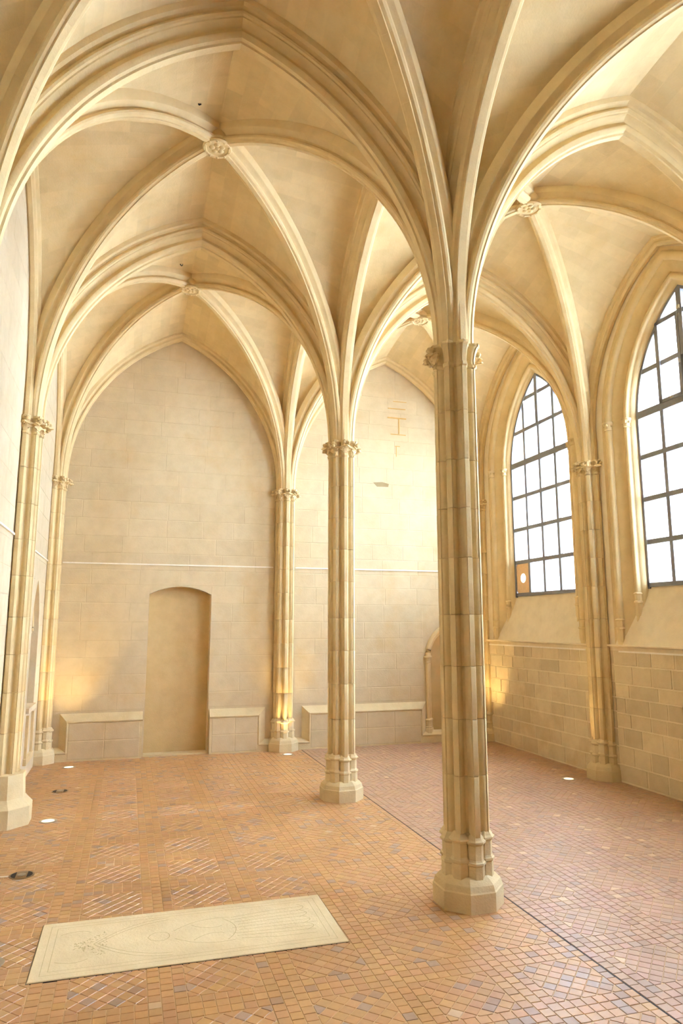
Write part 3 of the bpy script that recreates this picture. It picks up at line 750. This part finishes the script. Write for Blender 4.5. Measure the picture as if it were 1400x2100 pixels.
for k in (1, 2, 3):
    for side in (-1, 1):
        for key, a in Dg(k, side).items():
            if k == 1 and key not in ((0,2), (-1,2)): continue
            nm = 'slender diagonal rib rising from %s %s' % (SUP[key], {1: 'towards the viewer, %s side' % side_n[side], 2: 'to the nearer %s boss' % side_n[side], 3: 'to the farther %s boss' % side_n[side]}[k])
            build_rib('diagonal_rib', (a,), P_DIAG, 8, nm, 'rib')
        if k > 1:
            bx, by = (XL if side < 0 else XR)/2, (YC[k]+YC[k+1])/2
            b = empty('vault_boss', (bx, by, ZB+.035)); tag(b, 'round carved boss where ribs cross, %s of the two on the %s side' % ('nearer' if k == 2 else 'farther', side_n[side]), 'boss')
            MB().lathe([(.10,.16),(.115,.06),(.115,.0),(.10,-.015),(.122,-.03),(.128,-.045),(.118,-.06),(.098,-.06),(.092,-.048),(.0,-.046)], 0, 0, 32, cap=False).build('boss_drum', M_RIB, b)
            m = MB()
            for q in range(10):
                th = 2*PI*q/10+.2; m.lathe([(.001,-.07),(.012,-.064),(.016,-.054),(.012,-.045)], .108*math.cos(th), .108*math.sin(th), 6)
            tag(m.build('carved_rim', M_RIB, b), kind='stuff')
            m = MB()
            for q in range(5):
                th = 2*PI*q/5+k; m.lathe([(.001,-.062),(.018,-.058),(.026,-.050),(.028,-.044)], .045*math.cos(th), .045*math.sin(th), 8)
            m.lathe([(.001,-.066),(.014,-.062),(.020,-.044)], 0, 0, 8); tag(m.build('rosette', M_RIB, b), kind='stuff')

# ------------------------------------------------------------------ grave slab
sl = empty('grave_slab', ((S0[0]+S0[2])/2, (S0[1]+S0[3])/2, 0), -.01); tag(sl, 'pale worn stone grave slab incised with a figure, set in the tiled floor', 'grave slab')
hx, hy = (S0[2]-S0[0])/2-.006, (S0[3]-S0[1])/2-.006
MB().rings([[(-hx,-hy,-.05),(hx,-hy,-.05),(hx,hy,-.05),(-hx,hy,-.05)], [(-hx,-hy,.0035),(hx,-hy,.0035),(hx,hy,.0035),(-hx,hy,.0035)], [(-hx+.004,-hy+.004,.006),(hx-.004,-hy+.004,.006),(hx-.004,hy-.004,.006),(-hx+.004,hy-.004,.006)]]).build('slab', M_SLAB, sl, False)
MB().box(-hx-.004, hx+.003, -hy-.003, hy+.006, -.04, .0008).build('slab_joint', M_DARK, sl, False)
def grooves(name, lines, wdt=.0035):
    m = MB()
    for ln_ in lines:
        for (x0, y0), (x1, y1) in zip(ln_[:-1], ln_[1:]):
            dx, dy = x1-x0, y1-y0; l = math.hypot(dx, dy) or 1; px, py = -dy/l*wdt/2, dx/l*wdt/2
            m.add([(x0+px,y0+py,.0063),(x0-px,y0-py,.0063),(x1-px,y1-py,.0063),(x1+px,y1+py,.0063)], [(0,1,2,3)])
    return m.build(name, M_GROVE, sl, False)
def rect(a, b, c, d): return [(a,b),(c,b),(c,d),(a,d),(a,b)]
grooves('border_line', [rect(-hx+.05,-hy+.05,hx-.05,hy-.05), rect(-hx+.085,-hy+.085,hx-.085,hy-.085)], .0025)
def bez(pts, n=14):
    out = []
    for i in range(n+1):
        t = i/n; q = [Vector(p) for p in pts]
        while len(q) > 1: q = [q[j].lerp(q[j+1], t) for j in range(len(q)-1)]
        out.append(tuple(q[0]))
    return out
lines = [bez([(-.52,0),(-.40,.16),(-.26,.235),(-.12,.24)]), bez([(-.52,0),(-.40,-.16),(-.26,-.235),(-.12,-.24)]),
         bez([(-.50,0),(-.38,.13),(-.26,.20),(-.12,.21)]), bez([(-.50,0),(-.38,-.13),(-.26,-.20),(-.12,-.21)]),
         bez([(-.24,.0),(-.22,.09),(-.10,.09),(-.09,.0),(-.10,-.09),(-.22,-.09),(-.24,0)]),
         bez([(-.10,.05),(-.04,.10),(.02,.16),(.12,.17),(.22,.15)]), bez([(-.10,-.05),(-.04,-.10),(.02,-.16),(.12,-.17),(.22,-.15)]),
         bez([(.0,.10),(.06,.03),(.13,.02),(.17,.05)]), bez([(.0,-.10),(.06,-.03),(.13,-.02),(.17,-.05)]), bez([(.18,-.14),(.26,-.05),(.26,.05),(.18,.14)]),
         bez([(-.70,.16),(-.64,.20),(-.58,.20),(-.54,.16)]), bez([(-.70,-.16),(-.64,-.20),(-.58,-.20),(-.54,-.16)])]
for i in range(9):
    y = -.17+.0425*i; lines.append([(.2+.06*random.random(), y*.85), (.45, y*1.02+random.uniform(-.006,.006)), (.66+.04*random.random(), y*1.1)])
for i in range(4): lines.append(bez([(.62,-.14+.09*i),(.68,-.11+.09*i),(.69,-.08+.09*i),(.64,-.05+.09*i)], 6))
grooves('incised_figure', lines)
dots = []
rd = random.Random(3)
for i in range(120):
    u = rd.random(); x = -.62+.17*u; y = rd.uniform(-1, 1)*(.03+.13*u)
    if True: dots.append([(x, y), (x+rd.uniform(-.012,.012), y+rd.uniform(-.012,.012))])
tag(grooves('pecked_ornament', dots, .005), kind='stuff')

# ------------------------------------------------------------------ floor lights, outlets, hooks
def uplight(x, y, label, lit=True, tilt=(0, 0), watts=1.0):
    r = empty('floor_uplight', (x, y, 0)); tag(r, label, 'floor light')
    MB().lathe([(.052,.001),(.054,.004),(.072,.004),(.076,.0015),(.076,-.004)], 0, 0, 32, cap=False).build('ring', M_RING, r)
    MB().lathe([(.055,-.002),(.053,.0035),(.001,.0042)], 0, 0, 28).build('lens', M_LENS if lit else M_CAPL, r)
    if lit:
        ld = bpy.data.lights.new('uplight_lamp', 'SPOT'); ld.energy = UPLIGHT_W*watts; ld.color = UPLIGHT_COL; ld.spot_size = math.radians(64); ld.spot_blend = .8; ld.shadow_soft_size = .04
        lo_ = bpy.data.objects.new('uplight_lamp', ld); col.objects.link(lo_); lo_.parent = r; lo_.location = (0, 0, .02)
        d = Vector((tilt[0], tilt[1], 1)).normalized(); lo_.rotation_euler = (-d).to_track_quat('Z', 'Y').to_euler()
    return r
uplight(-2.70, 5.10, 'glowing round floor light by the far left corner', tilt=(-.06, .14))
uplight(-2.69, 2.68, 'glowing round floor light beside the octagonal plinth of the left wall respond', tilt=(-.1, 0), watts=.25)
uplight(0.0, 5.16, 'glowing round floor light in front of the end wall half column', tilt=(0, .10), watts=.6)
uplight(2.67, 2.81, 'glowing round floor light by the base of the right wall half column', tilt=(.1, 0), watts=.4)
uplight(2.70, 5.10, 'glowing round floor light by the far right corner, behind the near column', tilt=(.22, .10), watts=1.2)
uplight(-2.70, -.03, 'unlit round floor light with pale ring at the left edge, near the grave slab', lit=False)
def outlet(x, y, label):
    r = empty('floor_outlet', (x, y, 0)); tag(r, label, 'floor outlet')
    MB().lathe([(.082,-.003),(.082,.002),(.078,.0032),(.001,.0032)], 0, 0, 32).build('cover_plate', M_BRASS, r)
    for s in (-1, 1):
        pts = [(s*(.034+.038*math.sin(PI*i/8)*.95), .066*math.cos(PI*i/8)) for i in range(9)] + [(s*.034, -.06), (s*.034, .06)]
        pts = [(s*.036, .060), *[(s*.070*math.cos(th), .070*math.sin(th)) for th in [PI*.30 - i*PI*.6/8 for i in range(9)]], (s*.036, -.060)]
        nn = len(pts); MB().add([(a, b, .0034) for a, b in pts]+[(a, b, .0046) for a, b in pts], [tuple(range(nn)), tuple(range(nn, 2*nn))]+[(i,(i+1)%nn,nn+(i+1)%nn,nn+i) for i in range(nn)]).build('flap', M_DARK, r, False)
    MB().lathe([(.028,.003),(.028,.0055),(.024,.007),(.006,.0072),(.001,.006)], 0, 0, 20).build('cap', M_RING, r)
    return r
o_ = outlet(-2.72, 1.30, 'round brass floor outlet with two dark flaps left of the tiles above the grave slab')
MB().box(-.21, -.083, -.009, .009, -.001, .003).build('cable_cover', M_SILV, o_, False)
outlet(-2.69, 3.83, 'small round brass floor outlet farther back beside the left wall')
def hook(x, y, z, label):
    r = empty('vault_hook', (x, y, z)); tag(r, label, 'hook')
    MB().lathe([(.03,.02),(.03,-.002),(.012,-.006),(.008,-.006)], 0, 0, 12).build('socket', M_DARK, r)
    MB().tube([(0,0,.0),(0,0,-.03),(.012,0,-.045),(.024,0,-.035),(.026,0,-.02)], .006, 6).build('hook_iron', M_DARK, r)
HOOKS = ((-1.75, 1.0, 5.95, 'small dark iron hook in the vault beside the boss of the middle left bay'), (-1.7, 3.7, 5.95, 'tiny dark iron hook in the vault beside the far left boss'))
for h in HOOKS: hook(*h)

# ------------------------------------------------------------------ groups of repeated things
GROUPS = {'column': 'clustered columns in the central row', 'respond': 'half columns along the walls', 'rib': 'diagonal ribs of the vaults', 'boss': 'vault bosses',
          'floor light': 'round lights set in the floor', 'floor outlet': 'brass outlets in the floor', 'hook': 'iron hooks in the vault', 'buttress': 'buttresses outside the windows'}
ARCHG = {'transverse_arch': 'broad arches crossing the aisles', 'longitudinal_arch': 'broad arches above the column row', 'wall_arch': 'slim arches along the walls'}
for o in list(scene.objects):
    if o.get('category') in GROUPS: o['group'] = GROUPS[o['category']]
    elif o.get('category') == 'arch': o['group'] = ARCHG[o.name.split('.')[0]]
